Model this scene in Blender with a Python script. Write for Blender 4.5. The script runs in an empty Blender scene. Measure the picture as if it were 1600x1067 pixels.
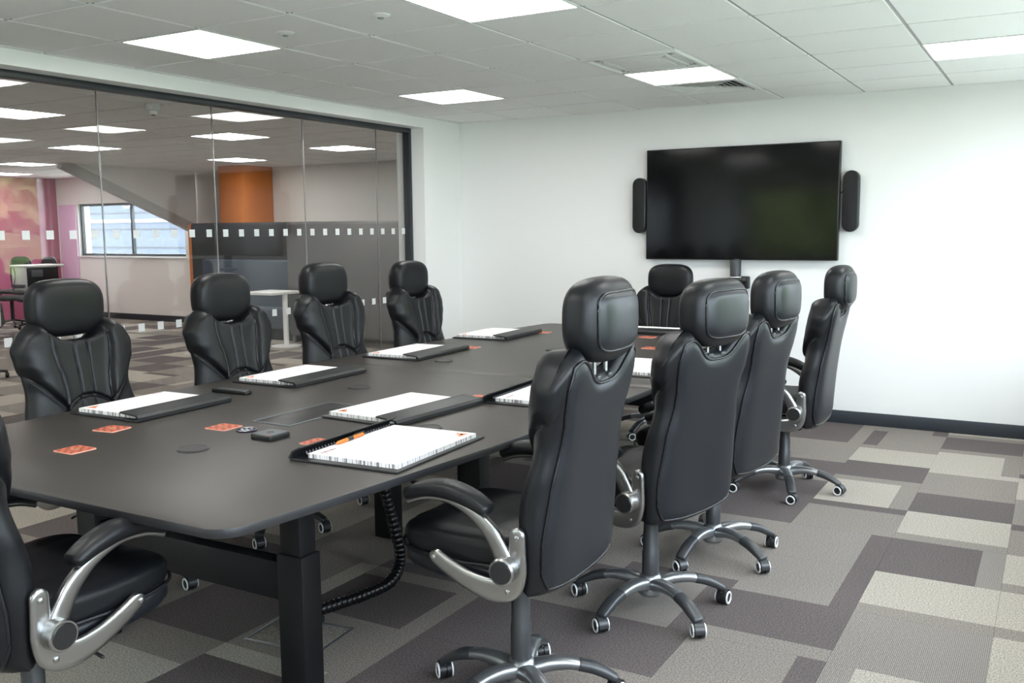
import bpy, bmesh, math, random
from mathutils import Vector, Matrix
random.seed(7)
SC = bpy.context.scene
COL = SC.collection
PI = math.pi

# ------------------------------------------------------------------ camera
F_PX = 1471.6
CAM = Vector((3.7235, -3.3718, 1.541))
YAW, PITCH, ROLL = .5255, -.1190, -.0089
fw = Vector((-math.sin(YAW)*math.cos(PITCH), math.cos(YAW)*math.cos(PITCH), math.sin(PITCH)))
rt = fw.cross(Vector((0, 0, 1))).normalized()
up = rt.cross(fw)
r2 = rt*math.cos(ROLL) + up*math.sin(ROLL)
u2 = -rt*math.sin(ROLL) + up*math.cos(ROLL)
cd = bpy.data.cameras.new('camera')
cam = bpy.data.objects.new('camera', cd)
COL.objects.link(cam)
cam.matrix_world = Matrix(((r2.x, u2.x, -fw.x, CAM.x), (r2.y, u2.y, -fw.y, CAM.y), (r2.z, u2.z, -fw.z, CAM.z), (0, 0, 0, 1)))
cd.sensor_width = 36.0
cd.lens = F_PX*36/1600
cd.clip_start = .05
SC.camera = cam

# ------------------------------------------------------------------ world, exposure
SKY_STRENGTH = 9.5
LAMP_STRENGTH = 10.0
OFFICE_LAMP = 15.0
EXPOSURE = 0.66
w = bpy.data.worlds.new('overcast_sky')
SC.world = w
w.use_nodes = True
bg = w.node_tree.nodes['Background']
bg.inputs['Color'].default_value = (.78, .885, 1.0, 1)
bg.inputs['Strength'].default_value = SKY_STRENGTH
SC.view_settings.view_transform = 'Standard'
SC.view_settings.look = 'None'
SC.view_settings.gamma = 1
SC.view_settings.use_curve_mapping = False
SC.view_settings.exposure = EXPOSURE

# ------------------------------------------------------------------ room dimensions
H = 2.533            # ceiling
XG = -1.42           # glass plane
XB = -1.25           # inner face of the glass wall's surround
XR = 4.30            # window wall
YW = 4.2445          # screen wall
YR = -5.0            # rear wall
YO = 7.70            # far wall of the office beyond the glass
XO = -12.45          # end wall of that office
HB = 2.445           # underside of the bulkhead

def portal(name, loc, rot, sx, sy):
    l = bpy.data.lights.new(name, 'AREA'); l.shape = 'RECTANGLE'; l.size = sx; l.size_y = sy
    l.cycles.is_portal = True
    o = bpy.data.objects.new(name, l); COL.objects.link(o); o.location = loc; o.rotation_euler = rot
portal('window_portal', (XR+.12, -.35, 1.585), (0, PI/2, 0), 1.33, 8.5)
portal('window_portal', (-.25, YR-.12, 1.6), (PI/2, 0, PI), 1.8, 1.2)
portal('window_portal', (-10.2, YO+.15, 1.58), (-PI/2, 0, 0), 2.7, .95)

# ------------------------------------------------------------------ materials
def mat(name, col, rough=.5, metal=0., spec=.5, bump=0., bscale=200., var=0., vscale=60., coat=0., emit=None, estr=0.):
    m = bpy.data.materials.new(name); m.use_nodes = True
    nt = m.node_tree; b = nt.nodes['Principled BSDF']
    c = tuple(col)+(1,)
    b.inputs['Base Color'].default_value = c
    b.inputs['Roughness'].default_value = rough
    b.inputs['Metallic'].default_value = metal
    b.inputs['Specular IOR Level'].default_value = spec
    b.inputs['Coat Weight'].default_value = coat
    if emit:
        b.inputs['Emission Color'].default_value = tuple(emit)+(1,); b.inputs['Emission Strength'].default_value = estr
    if bump or var:
        tc = nt.nodes.new('ShaderNodeTexCoord')
    if bump:
        n = nt.nodes.new('ShaderNodeTexNoise'); n.inputs['Scale'].default_value = bscale; n.inputs['Detail'].default_value = 3
        nt.links.new(tc.outputs['Object'], n.inputs['Vector'])
        bp = nt.nodes.new('ShaderNodeBump'); bp.inputs['Strength'].default_value = bump; bp.inputs['Distance'].default_value = .002
        nt.links.new(n.outputs['Fac'], bp.inputs['Height']); nt.links.new(bp.outputs['Normal'], b.inputs['Normal'])
    if var:
        n2 = nt.nodes.new('ShaderNodeTexNoise'); n2.inputs['Scale'].default_value = vscale; n2.inputs['Detail'].default_value = 4
        nt.links.new(tc.outputs['Object'], n2.inputs['Vector'])
        r = nt.nodes.new('ShaderNodeValToRGB')
        r.color_ramp.elements[0].position = .3; r.color_ramp.elements[1].position = .7
        r.color_ramp.elements[0].color = tuple(x*(1-var) for x in col)+(1,)
        r.color_ramp.elements[1].color = tuple(min(1, x*(1+var)) for x in col)+(1,)
        nt.links.new(n2.outputs['Fac'], r.inputs['Fac']); nt.links.new(r.outputs['Color'], b.inputs['Base Color'])
    return m

def glass_mat(name, tint=(.97, .985, .98), base=.04, rough=0.0):
    m = bpy.data.materials.new(name); m.use_nodes = True
    nt = m.node_tree; nt.nodes.remove(nt.nodes['Principled BSDF'])
    out = nt.nodes['Material Output']
    t = nt.nodes.new('ShaderNodeBsdfTransparent'); t.inputs['Color'].default_value = tuple(tint)+(1,)
    g = nt.nodes.new('ShaderNodeBsdfGlossy'); g.inputs['Roughness'].default_value = rough
    lw = nt.nodes.new('ShaderNodeLayerWeight'); lw.inputs['Blend'].default_value = .5
    p = nt.nodes.new('ShaderNodeMath'); p.operation = 'POWER'; p.inputs[1].default_value = 5
    q = nt.nodes.new('ShaderNodeMath'); q.operation = 'MULTIPLY_ADD'; q.inputs[1].default_value = 1-base; q.inputs[2].default_value = base
    mx = nt.nodes.new('ShaderNodeMixShader')
    L = nt.links.new
    L(lw.outputs['Facing'], p.inputs[0]); L(p.outputs[0], q.inputs[0]); L(q.outputs[0], mx.inputs[0])
    L(t.outputs[0], mx.inputs[1]); L(g.outputs[0], mx.inputs[2]); L(mx.outputs[0], out.inputs['Surface'])
    return m

def carpet_mat(name, col, stripe=None):
    m = bpy.data.materials.new(name); m.use_nodes = True
    nt = m.node_tree; b = nt.nodes['Principled BSDF']; L = nt.links.new
    b.inputs['Roughness'].default_value = .95; b.inputs['Specular IOR Level'].default_value = .1
    geo = nt.nodes.new('ShaderNodeNewGeometry')
    n = nt.nodes.new('ShaderNodeTexNoise'); n.inputs['Scale'].default_value = 160; n.inputs['Detail'].default_value = 2
    L(geo.outputs['Position'], n.inputs['Vector'])
    r = nt.nodes.new('ShaderNodeValToRGB')
    r.color_ramp.elements[0].position = .33; r.color_ramp.elements[1].position = .67
    r.color_ramp.elements[0].color = tuple(x*.6 for x in col)+(1,)
    r.color_ramp.elements[1].color = tuple(min(1, x*1.4) for x in col)+(1,)
    L(n.outputs['Fac'], r.inputs['Fac'])
    last = r.outputs['Color']
    if stripe:
        wv = nt.nodes.new('ShaderNodeTexWave'); wv.bands_direction = 'X'; wv.inputs['Scale'].default_value = 50
        L(geo.outputs['Position'], wv.inputs['Vector'])
        mx = nt.nodes.new('ShaderNodeMix'); mx.data_type = 'RGBA'
        mx.inputs['B'].default_value = tuple(stripe)+(1,)
        L(wv.outputs['Fac'], mx.inputs['Factor']); L(last, mx.inputs['A']); last = mx.outputs['Result']
    L(last, b.inputs['Base Color'])
    bp = nt.nodes.new('ShaderNodeBump'); bp.inputs['Strength'].default_value = .35; bp.inputs['Distance'].default_value = .003
    L(n.outputs['Fac'], bp.inputs['Height']); L(bp.outputs['Normal'], b.inputs['Normal'])
    return m

M = dict(
    wall=mat('white_wall_paint', (.83, .83, .81), .6, bump=.05, bscale=400),
    owall=mat('office_wall_paint', (.74, .71, .67), .7),
    tile=mat('ceiling_tile_mineral', (.89, .89, .875), .9, bump=.25, bscale=260, var=.05, vscale=160),
    tbar=mat('ceiling_grid_metal', (.34, .34, .34), .5),
    frame=mat('anthracite_frame', (.018, .022, .027), .42),
    base=mat('anthracite_skirting', (.022, .028, .036), .5),
    leather=mat('black_leather', (.006, .0065, .008), .40, spec=.32, bump=.16, bscale=420),
    leather2=mat('black_leather_panel', (.008, .0095, .013), .37, spec=.42, bump=.12, bscale=420),
    piping=mat('black_piping', (.008, .008, .01), .3),
    chrome=mat('brushed_aluminium', (.40, .40, .40), .28, 1.0, bump=.03, bscale=90),
    basegrey=mat('graphite_metallic_base', (.33, .34, .35), .32, .85),
    capdark=mat('dark_plastic_cap', (.035, .037, .04), .35),
    plastic=mat('black_plastic', (.012, .012, .013), .4),
    ring=mat('white_caster_ring', (.8, .8, .8), .4),
    table=mat('charcoal_laminate', (.042, .036, .032), .43, spec=.42, var=.06, vscale=3, bump=.03, bscale=600),
    tedge=mat('charcoal_edge', (.016, .016, .018), .45),
    steel=mat('black_powder_coat', (.007, .007, .008), .5, spec=.3, bump=.05, bscale=500),
    folio=mat('black_folio_leather', (.016, .017, .018), .42, bump=.12, bscale=500),
    screen=mat('black_screen_glass', (.003, .003, .0035), .10, spec=.22),
    bezel=mat('black_bezel', (.006, .006, .007), .35),
    fabric=mat('black_speaker_fabric', (.010, .010, .011), .8, bump=.3, bscale=900),
    devgrey=mat('grey_device', (.10, .11, .12), .45),
    camgrey=mat('dark_grey_camera', (.045, .048, .052), .5),
    coast_w=mat('pale_coaster_edge', (.75, .36, .27), .6),
    disc=mat('charcoal_rubber', (.022, .021, .021), .5),
    navy=mat('navy_print', (.008, .009, .03), .35),
    white=mat('white_plastic', (.78, .78, .76), .45),
    orange=mat('orange_plastic', (.78, .18, .015), .35),
    orangewall=mat('orange_paint', (.60, .19, .035), .6),
    beam=mat('grey_painted_beam', (.42, .39, .36), .6),
    felt=mat('grey_felt', (.105, .10, .098), .95, bump=.3, bscale=400, var=.08, vscale=300),
    feltdark=mat('dark_grey_felt', (.035, .035, .036), .95, bump=.3, bscale=400),
    bluefelt=mat('slate_blue_upholstery', (.055, .075, .10), .9, bump=.2, bscale=300),
    magenta=mat('magenta_paint', (.33, .07, .13), .6),
    pinkbounce=mat('lilac_bounce_tint', (.66, .42, .60), .6),  # pink light from the magenta wall, put into the colour
    cable=mat('black_cable', (.006, .006, .007), .3),
    whiteprint=mat('white_print', (.7, .7, .72), .5),
    oprint=mat('orange_print', (.80, .30, .16), .6),
    greyprint=mat('grey_print', (.35, .33, .36), .6),
    redprint=mat('red_print', (.45, .08, .08), .6),
    led=mat('sensor_lens', (.30, .36, .34), .2),
    dark=mat('dark_void', (.01, .012, .014), .6),
    metalplate=mat('floor_box_steel', (.30, .30, .31), .35, .8),
    teal=mat('teal_plastic', (.10, .22, .27), .5),
    leaf=mat('hedge_leaves', (.16, .26, .07), .8, var=.6, vscale=5),
    leaf2=mat('tree_leaves', (.30, .33, .13), .8, var=.7, vscale=3),
    bark=mat('tree_bark', (.07, .05, .035), .9),
    clad=mat('blue_grey_cladding', (.055, .068, .095), .6),
    cladw=mat('white_fascia', (.8, .8, .8), .5),
    cladr=mat('red_fascia_band', (.6, .10, .07), .5),
    ground=mat('outdoor_grass', (.44, .46, .38), .9),
    glass=glass_mat('partition_glass', (.955, .96, .955), .05),
    winglass=glass_mat('window_glass', (.97, .98, .98), .04),
    frost=mat('frosted_film', (.66, .68, .67), .7),
    lamp=mat('lamp_diffuser', (.9, .9, .9), .5, emit=(1.0, .985, .96), estr=LAMP_STRENGTH),
    olamp=mat('office_lamp_diffuser', (.9, .9, .9), .5, emit=(1.0, .985, .96), estr=OFFICE_LAMP),
    cD=carpet_mat('carpet_dark', (.106, .089, .086)),
    cM=carpet_mat('carpet_mid', (.200, .176, .155)),
    cL=carpet_mat('carpet_light', (.325, .292, .250)),
    cS=carpet_mat('carpet_striped', (.265, .238, .212), (.135, .119, .109)),
)

# ------------------------------------------------------------------ helpers
def finish(me, smooth, ang):
    if smooth:
        me.shade_smooth()
        me.set_sharp_from_angle(angle=math.radians(ang))
    me.update()

def link(name, me, parent=None):
    o = bpy.data.objects.new(name, me); COL.objects.link(o)
    if parent: o.parent = parent
    return o

def mk(name, vs, fs, m, parent=None, smooth=True, ang=40):
    me = bpy.data.meshes.new(name)
    me.from_pydata([tuple(v) for v in vs], [], fs)
    for mm in (m if isinstance(m, (list, tuple)) else [m]):
        me.materials.append(M[mm])
    bm = bmesh.new(); bm.from_mesh(me)
    bmesh.ops.remove_doubles(bm, verts=bm.verts, dist=1e-6)
    bmesh.ops.recalc_face_normals(bm, faces=bm.faces)
    bm.to_mesh(me); bm.free()
    finish(me, smooth, ang)
    return link(name, me, parent)

def bx(bm, x0, x1, y0, y1, z0, z1, bev=0., seg=2):
    r = bmesh.ops.create_cube(bm, size=1)
    vs = r['verts']
    for v in vs:
        v.co = Vector(((x0+x1)/2+v.co.x*(x1-x0), (y0+y1)/2+v.co.y*(y1-y0), (z0+z1)/2+v.co.z*(z1-z0)))
    if bev:
        es = list({e for v in vs for e in v.link_edges})
        bmesh.ops.bevel(bm, geom=es, offset=bev, segments=seg, profile=.5, affect='EDGES', clamp_overlap=True)

def obm(name, bm, m, parent=None, smooth=True, ang=35):
    me = bpy.data.meshes.new(name); bm.to_mesh(me); bm.free()
    me.materials.append(M[m]); finish(me, smooth, ang)
    return link(name, me, parent)

def box(name, x0, x1, y0, y1, z0, z1, m, parent=None, bev=0., seg=2):
    bm = bmesh.new(); bx(bm, x0, x1, y0, y1, z0, z1, bev, seg)
    return obm(name, bm, m, parent, smooth=bev > 0)

def boxes(name, lst, m, parent=None, bev=0.):
    bm = bmesh.new()
    for b in lst: bx(bm, *b, bev)
    return obm(name, bm, m, parent, smooth=bev > 0)

def lathe(name, prof, m, parent=None, n=28, loc=(0, 0, 0), axis='Z', ang=35):
    """prof: (radius, height) from bottom to top"""
    vs, fs = [], []
    for r, z in prof:
        for i in range(n):
            a = 2*PI*i/n
            p = (r*math.cos(a), r*math.sin(a), z)
            if axis == 'X': p = (p[2], p[0], p[1])
            if axis == 'Y': p = (p[0], p[2], p[1])
            vs.append((p[0]+loc[0], p[1]+loc[1], p[2]+loc[2]))
    k = len(prof)
    for j in range(k-1):
        for i in range(n):
            fs.append((j*n+i, j*n+(i+1) % n, (j+1)*n+(i+1) % n, (j+1)*n+i))
    fs.append(tuple(range(n))); fs.append(tuple((k-1)*n+i for i in range(n)))
    return mk(name, vs, fs, m, parent, ang=ang)

def cr(pts, n=6, closed=False):
    """Catmull-Rom through tuples of any length"""
    P = [Vector(p) for p in pts]; out = []
    m = len(P); segs = m if closed else m-1
    for i in range(segs):
        if closed: a, b, c, d = P[(i-1) % m], P[i], P[(i+1) % m], P[(i+2) % m]
        else: a, b, c, d = P[max(i-1, 0)], P[i], P[i+1], P[min(i+2, m-1)]
        for k in range(n):
            t = k/n
            out.append(.5*((2*b)+(c-a)*t+(2*a-5*b+4*c-d)*t*t+(3*b-a-3*c+d)*t**3))
    if not closed: out.append(P[-1])
    return out

def sweep(name, path, sizes, lat, m, parent=None, n=14, e=2.4, closed=False, capr=True, ang=50, rnd=False):
    """superellipse section: half size a along 'lat', b across; path of Vectors"""
    P = [Vector(p) for p in path]; K = len(P); vs, fs = [], []
    lat = Vector(lat) if lat is not None else None
    if not isinstance(sizes, list): sizes = [sizes]*K
    rows = []
    for i in range(K):
        if closed: T = P[(i+1) % K]-P[i-1]
        else: T = P[min(i+1, K-1)]-P[max(i-1, 0)]
        T.normalize()
        if lat is None:
            A = T.cross(Vector((0, 0, 1)))
            if A.length < .1: A = T.cross(Vector((0, 1, 0)))
        else:
            A = lat-T*lat.dot(T)
        A.normalize(); B = T.cross(A)
        rows.append((P[i], A, B, sizes[i][0], sizes[i][1], T))
    ext = []
    QS = (.999, .95, .85, .68, .45, .2)
    if rnd:
        p, A, B, a, b, T = rows[0]
        ext += [(p-T*b*t, A, B, a*(1-.35*t**4), b*math.sqrt(1-t*t), T) for t in QS]
    elif not closed and capr:
        p, A, B, a, b, T = rows[0]; r = min(a, b)*.6
        ext.append((p-T*r, A, B, a*.05, b*.05, T)); ext.append((p-T*r*.7, A, B, a*.7, b*.7, T))
    ext += rows
    if rnd:
        p, A, B, a, b, T = rows[-1]
        ext += [(p+T*b*t, A, B, a*(1-.35*t**4), b*math.sqrt(1-t*t), T) for t in reversed(QS)]
    elif not closed and capr:
        p, A, B, a, b, T = rows[-1]; r = min(a, b)*.6
        ext.append((p+T*r*.7, A, B, a*.7, b*.7, T)); ext.append((p+T*r, A, B, a*.05, b*.05, T))
    for p, A, B, a, b, T in ext:
        for k in range(n):
            t = 2*PI*k/n; c, s = math.cos(t), math.sin(t)
            vs.append(p+A*a*math.copysign(abs(c)**(2/e), c)+B*b*math.copysign(abs(s)**(2/e), s))
    R = len(ext)
    for j in range(R if closed else R-1):
        for k in range(n):
            fs.append((j*n+k, j*n+(k+1) % n, ((j+1) % R)*n+(k+1) % n, ((j+1) % R)*n+k))
    if not closed:
        fs.append(tuple(range(n))); fs.append(tuple((R-1)*n+k for k in range(n)))
    return mk(name, vs, fs, m, parent, ang=ang)

def tube(name, path, r, m, parent=None, n=8, closed=False):
    return sweep(name, path, (r, r), None, m, parent, n, 2, closed)

def prism(name, poly, z0, z1, m, parent=None, bev=0., smooth=True):
    """vertical prism of a plan polygon"""
    bm = bmesh.new()
    b = [bm.verts.new((x, y, z0)) for x, y in poly]; t = [bm.verts.new((x, y, z1)) for x, y in poly]
    n = len(poly)
    bm.faces.new(b); bm.faces.new(t)
    for i in range(n): bm.faces.new((b[i], b[(i+1) % n], t[(i+1) % n], t[i]))
    bmesh.ops.recalc_face_normals(bm, faces=bm.faces)
    if bev:
        es = [e for e in bm.edges if abs(e.verts[0].co.z-e.verts[1].co.z) < 1e-6]
        bmesh.ops.bevel(bm, geom=es, offset=bev, segments=2, profile=.5, affect='EDGES')
    return obm(name, bm, m, parent, smooth=smooth)

def rrect(x0, x1, y0, y1, r, n=5):
    out = []
    for cx, cy, a0 in ((x1-r, y1-r, 0), (x0+r, y1-r, 90), (x0+r, y0+r, 180), (x1-r, y0+r, 270)):
        for k in range(n+1):
            a = math.radians(a0+90*k/n); out.append((cx+r*math.cos(a), cy+r*math.sin(a)))
    return out

def tag(o, label, cat, group=None):
    o['label'] = label; o['category'] = cat
    if group: o['group'] = group
    return o

def struct(o, label=None, cat=None):
    o['kind'] = 'structure'
    if label: o['label'] = label
    if cat: o['category'] = cat
    return o

def empty(name, loc=(0, 0, 0), rz=0):
    o = bpy.data.objects.new(name, None); COL.objects.link(o)
    o.empty_display_size = .1; o.location = loc; o.rotation_euler = (0, 0, rz)
    return o

def kids(o): return [c for c in COL.objects if c.parent == o]

def copy_tree(o, parent=None):
    c = o.copy(); COL.objects.link(c)
    c.parent = parent
    for ch in list(o.children): copy_tree(ch, c)
    return c

# ================================================================== SETTING
# ---- floor: carpet tiles, each a main block and a strip woven in
TX0, TPX = 2.580, .5015
TY0, TPY = .978, .5150
FIX = {  # (column, row): (strip side, main, strip)
    (0, 6): 'RMD', (0, 5): 'LMD', (1, 6): 'BLM', (1, 5): 'BDM', (0, 4): 'TLM', (1, 4): 'RLM', (0, 3): 'BDM', (1, 3): 'TML',
    (0, 2): 'RLM', (1, 2): 'TDM', (0, 1): 'TMD', (1, 1): 'BLM', (0, 0): 'TMM', (1, 0): 'RDS', (0, -1): 'RSD', (1, -1): 'RDS',
    (-1, 6): 'RDM', (-1, 5): 'RDM', (-1, 4): 'TMM', (-1, 3): 'TDM', (-1, 2): 'TDM', (-1, 1): 'BDD', (-1, 0): 'RSM', (-1, -1): 'BMD',
    (2, 6): 'TMD', (2, 5): 'BMM', (2, 4): 'BMD', (2, 3): 'TLL', (2, 2): 'BSM', (2, 1): 'TMD', (2, 0): 'BLM', (0, 7): 'BMM', (1, 7): 'BDD', (-1, 7): 'BDD',
}
FIX.update({(0, 0): 'RSD', (0, -1): 'RSD', (1, -1): 'BLM', (1, 0): 'RDS', (0, -2): 'BDM', (1, -2): 'RSS', (-1, -2): 'RSD', (-1, -1): 'BMD', (-2, -2): 'TMD', (2, -1): 'BLM', (2, -2): 'RLM', (0, 1): 'TMD'})
FIX.update({(-3, -3): 'TDM', (-4, -3): 'RML', (-2, -3): 'LDM', (-2, -4): 'LDM', (-4, -4): 'BDM', (-3, -4): 'BML', (-4, -5): 'TLM', (-3, -5): 'BDM', (-4, -2): 'BMM', (-5, -5): 'TLM', (-1, -4): 'TDM', (-1, -3): 'BDM'})
tile_cache = {}
def tile_rects(code):
    s = .2
    d = code[0]
    if d == 'R': return (0, 1-s, 0, 1), (1-s, 1, 0, 1)
    if d == 'L': return (s, 1, 0, 1), (0, s, 0, 1)
    if d == 'T': return (0, 1, 0, 1-s), (0, 1, 1-s, 1)
    return (0, 1, s, 1), (0, 1, 0, s)
def tile_geo(code, cx0=0, cx1=1, cy0=0, cy1=1):
    vs, fs, ms = [], [], []
    for k, (a, b, c, d) in enumerate(tile_rects(code)):
        a, b, c, d = max(a, cx0), min(b, cx1), max(c, cy0), min(d, cy1)
        if b-a < 1e-4 or d-c < 1e-4: continue
        g = .0005
        A = a*TPX+(g if a == cx0 else 0); B = b*TPX-(g if b == cx1 else 0); C = c*TPY+(g if c == cy0 else 0); D = d*TPY-(g if d == cy1 else 0)
        i = len(vs)
        vs += [(A, C, -.007), (B, C, -.007), (B, D, -.007), (A, D, -.007), (A, C, 0), (B, C, 0), (B, D, 0), (A, D, 0)]
        q = [(4, 5, 6, 7), (0, 1, 5, 4), (1, 2, 6, 5), (2, 3, 7, 6), (3, 0, 4, 7)]
        fs += [tuple(i+j for j in f) for f in q]; ms += ['DMLS'.index(code[1+k])]*5
    return vs, fs, ms
def tile_mesh(code, clip=(0, 1, 0, 1)):
    key = (code,)+tuple(round(c, 4) for c in clip)
    if key in tile_cache: return tile_cache[key]
    vs, fs, ms = tile_geo(code, *clip)
    me = bpy.data.meshes.new('carpet_tile'); me.from_pydata(vs, [], fs)
    for c in 'DMLS': me.materials.append(M['c'+c])
    for p, k in zip(me.polygons, ms): p.material_index = k
    me.update(); tile_cache[key] = me
    return me
floor = struct(box('floor', XO, XR, YR, YO, -.12, -.007, 'tedge'))
rest = ([], [], [])
ntile = 0
for i in range(-33, 5):
    for j in range(-13, 15):
        x, y = TX0+i*TPX, TY0+j*TPY
        in_room = x+TPX > XB
        lo_x, hi_x, lo_y, hi_y = XO, XR, YR, YO
        if in_room and y+TPY > YW and x > XB: continue
        if in_room and x >= XB and y < YW: hi_y = YW
        if x+TPX <= lo_x or x >= hi_x or y+TPY <= lo_y or y >= hi_y:
            continue
        clip = (max(0, (lo_x-x)/TPX), min(1, (hi_x-x)/TPX), max(0, (lo_y-y)/TPY), min(1, (hi_y-y)/TPY))
        rnd = random.Random(i*131+j*17+5)
        code = FIX.get((i, j)) or rnd.choice('RLTB')+rnd.choice('DDMMLLS')+rnd.choice('DMMLS')
        if (in_room and y > -2.0) or (not in_room and x > -6.6 and .3 < y < 7.3):
            o = bpy.data.objects.new('carpet_tile', tile_mesh(code, clip)); COL.objects.link(o)
            o.location = (x, y, 0); o.parent = floor; ntile += 1
        else:
            vs, fs, ms = tile_geo(code, *clip)
            n0 = len(rest[0])
            rest[0].extend([(a+x, b+y, c) for a, b, c in vs]); rest[1].extend([tuple(n0+q for q in f) for f in fs]); rest[2].extend(ms)
# last row, cut along the screen wall
jj = int(math.floor((YW-TY0)/TPY))
for i in range(-7, 4):
    x, y = TX0+i*TPX, TY0+jj*TPY
    rnd = random.Random(i*131+jj*17+5)
    code = FIX.get((i, jj)) or rnd.choice('RLTB')+rnd.choice('DDMMLLS')+rnd.choice('DMMLS')
    o = bpy.data.objects.new('carpet_tile', tile_mesh(code, (0, min(1, (XR-x)/TPX), 0, (YW-y)/TPY))); COL.objects.link(o)
    o.location = (x, y, 0); o.parent = floor; ntile += 1
print('tiles', ntile)
me = bpy.data.meshes.new('distant_carpet_tiles'); me.from_pydata(rest[0], [], rest[1])
for c in 'DMLS': me.materials.append(M['c'+c])
for p, k in zip(me.polygons, rest[2]): p.material_index = k
o = link('distant_carpet_tiles', me, floor); o['kind'] = 'stuff'

# ---- walls
wall_back = struct(box('wall_back', XB-.25, XR+.25, YW, YW+.12, 0, H+.1, 'wall'))
# glass wall surround: bulkhead above, pier beside the screen wall, solid stretch behind the camera
def wl(b): return b
wall_left = struct(boxes('wall_left', [(XB-.30, XB, YR, YW, HB, H+.1), (XB-.30, XB, 3.66, YW, 0, HB), (XB-.30, XB, YR, -2.28, 0, HB)], 'wall'))
wins_r = [(-4.5, -2.55), (-2.45, -.5), (-.4, 1.55), (1.65, 2.98), (3.08, 3.98)]
ZS, ZT = .92, 2.25
lst = [(XR, XR+.25, YR, YW, 0, ZS), (XR, XR+.25, YR, YW, ZT, H+.1)]
edges = [YR]+[v for a in wins_r for v in a]+[YW]
for k in range(0, len(edges), 2): lst.append((XR, XR+.25, edges[k], edges[k+1], ZS, ZT))
wall_right = struct(boxes('wall_right', lst, 'wall'))
RWX0, RWX1 = -1.1, .65
wall_rear = struct(boxes('wall_rear', [(XB-.2, XR+.25, YR-.25, YR, 0, 1.0), (XB-.2, XR+.25, YR-.25, YR, 2.2, H+.1), (XB-.2, RWX0, YR-.25, YR, 1.0, 2.2), (RWX1, XR+.25, YR-.25, YR, 1.0, 2.2)], 'wall'))
WX0, WX1, WZ0, WZ1 = -11.86, -9.05, 1.12, 2.06
wall_office = struct(boxes('wall_office_far', [(XO, XB-.2, YO, YO+.25, 0, WZ0), (XO, XB-.2, YO, YO+.25, WZ1, H+.1), (XO, WX0, YO, YO+.25, WZ0, WZ1), (WX1, XB-.2, YO, YO+.25, WZ0, WZ1)], 'owall'))
wall_end = struct(box('wall_office_end', XO-.15, XO, YR-.2, YO+.2, 0, H+.1, 'magenta'))
wall_onear = struct(box('wall_office_near', XO, XB-.2, YR-.25, YR, 0, H+.1, 'owall'))
wall_oside = struct(box('wall_office_side', XB-.30, XB-.18, YW+.12, YO+.2, 0, H+.1, 'owall'))
struct(box('baseboard_back', XB, XR, YW-.014, YW, 0, .1, 'base', bev=.003))
struct(box('baseboard_pier', XB, XB+.014, 3.66, YW-.014, 0, .1, 'base', bev=.003))
struct(box('baseboard_right', XR-.014, XR, YR, YW-.014, 0, .1, 'base', bev=.003))
struct(box('baseboard_office', XO, XB-.30, YO-.014, YO, 0, .105, 'base', bev=.003))

def window(name, axis, c0, c1, z0, z1, p, sgn, nmull=0, fm='frame', panes=True):
    """frame + panes in an opening; axis 'x': wall plane x = p"""
    e = empty(name); struct(e)
    t, d = .045, .05
    def B(n, a, b, z_0, z_1, d0, d1, m):
        if axis == 'x': return box(n, min(p+sgn*d0, p+sgn*d1), max(p+sgn*d0, p+sgn*d1), a, b, z_0, z_1, m, e, bev=.003)
        return box(n, a, b, min(p+sgn*d0, p+sgn*d1), max(p+sgn*d0, p+sgn*d1), z_0, z_1, m, e, bev=.003)
    B('window_frame', c0, c1, z0, z0+t, .05, .11, fm); B('window_frame', c0, c1, z1-t, z1, .05, .11, fm)
    B('window_frame', c0, c0+t, z0+t, z1-t, .05, .11, fm); B('window_frame', c1-t, c1, z0+t, z1-t, .05, .11, fm)
    xs = [c0+t]
    for k in range(nmull):
        c = c0+(c1-c0)*(k+1)/(nmull+1)
        B('mullion', c-t/2, c+t/2, z0+t, z1-t, .05, .11, fm); xs += [c-t/2, c+t/2]
    xs.append(c1-t)
    for k in range(0, len(xs), 2): B('pane', xs[k], xs[k+1], z0+t, z1-t, .078, .084, 'winglass')
    B('window_sill', c0-.03, c1+.03, z0-.03, z0, -.03, .05, 'white')
    return e
for k, (a, b) in enumerate(wins_r): window('window_%d' % (k+1), 'x', a, b, ZS, ZT, XR, 1, 0, 'white')
window('window_6', 'y', RWX0, RWX1, 1.0, 2.2, YR, -1, 0, 'white')
window('window_7', 'y', WX0, WX1, WZ0, WZ1, YO, 1, 1)

# ---- ceiling: metal grid with mineral tiles
ceil = struct(box('ceiling', XO, XR, YR, YO, H+.03, H+.12, 'tile'))
grid = []
for i in range(-22, 8):
    x = i*.6
    if XO < x < XR: grid.append((x-.012, x+.012, YR, YO, H+.007, H+.014))
for j in range(-9, 13):
    y = j*.6
    if YR < y < YO: grid.append((XO, XR, y-.012, y+.012, H+.0075, H+.0145))
boxes('ceiling_grid', grid, 'tbar', ceil)
lamps = {(-1, 0): 'room', (-1, 4): 'room', (2, 0): 'room', (2, 4): 'room', (5, 4): 'room', (5, 0): 'room', (2, -4): 'room', (-1, -4): 'room', (5, -4): 'room', (2, -8): 'room'}
olamps = [(-7, 2), (-7, 6), (-7, 9), (-11, 6), (-11, 10), (-16, 8), (-20, 10), (-20, 6), (-16, 4), (-11, 2), (-16, 12), (-7, -2)]
special = {(2, 3), (2, 5)}
taken = set(lamps) | set(olamps) | special
tm = {}
far = ([], [])
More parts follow.
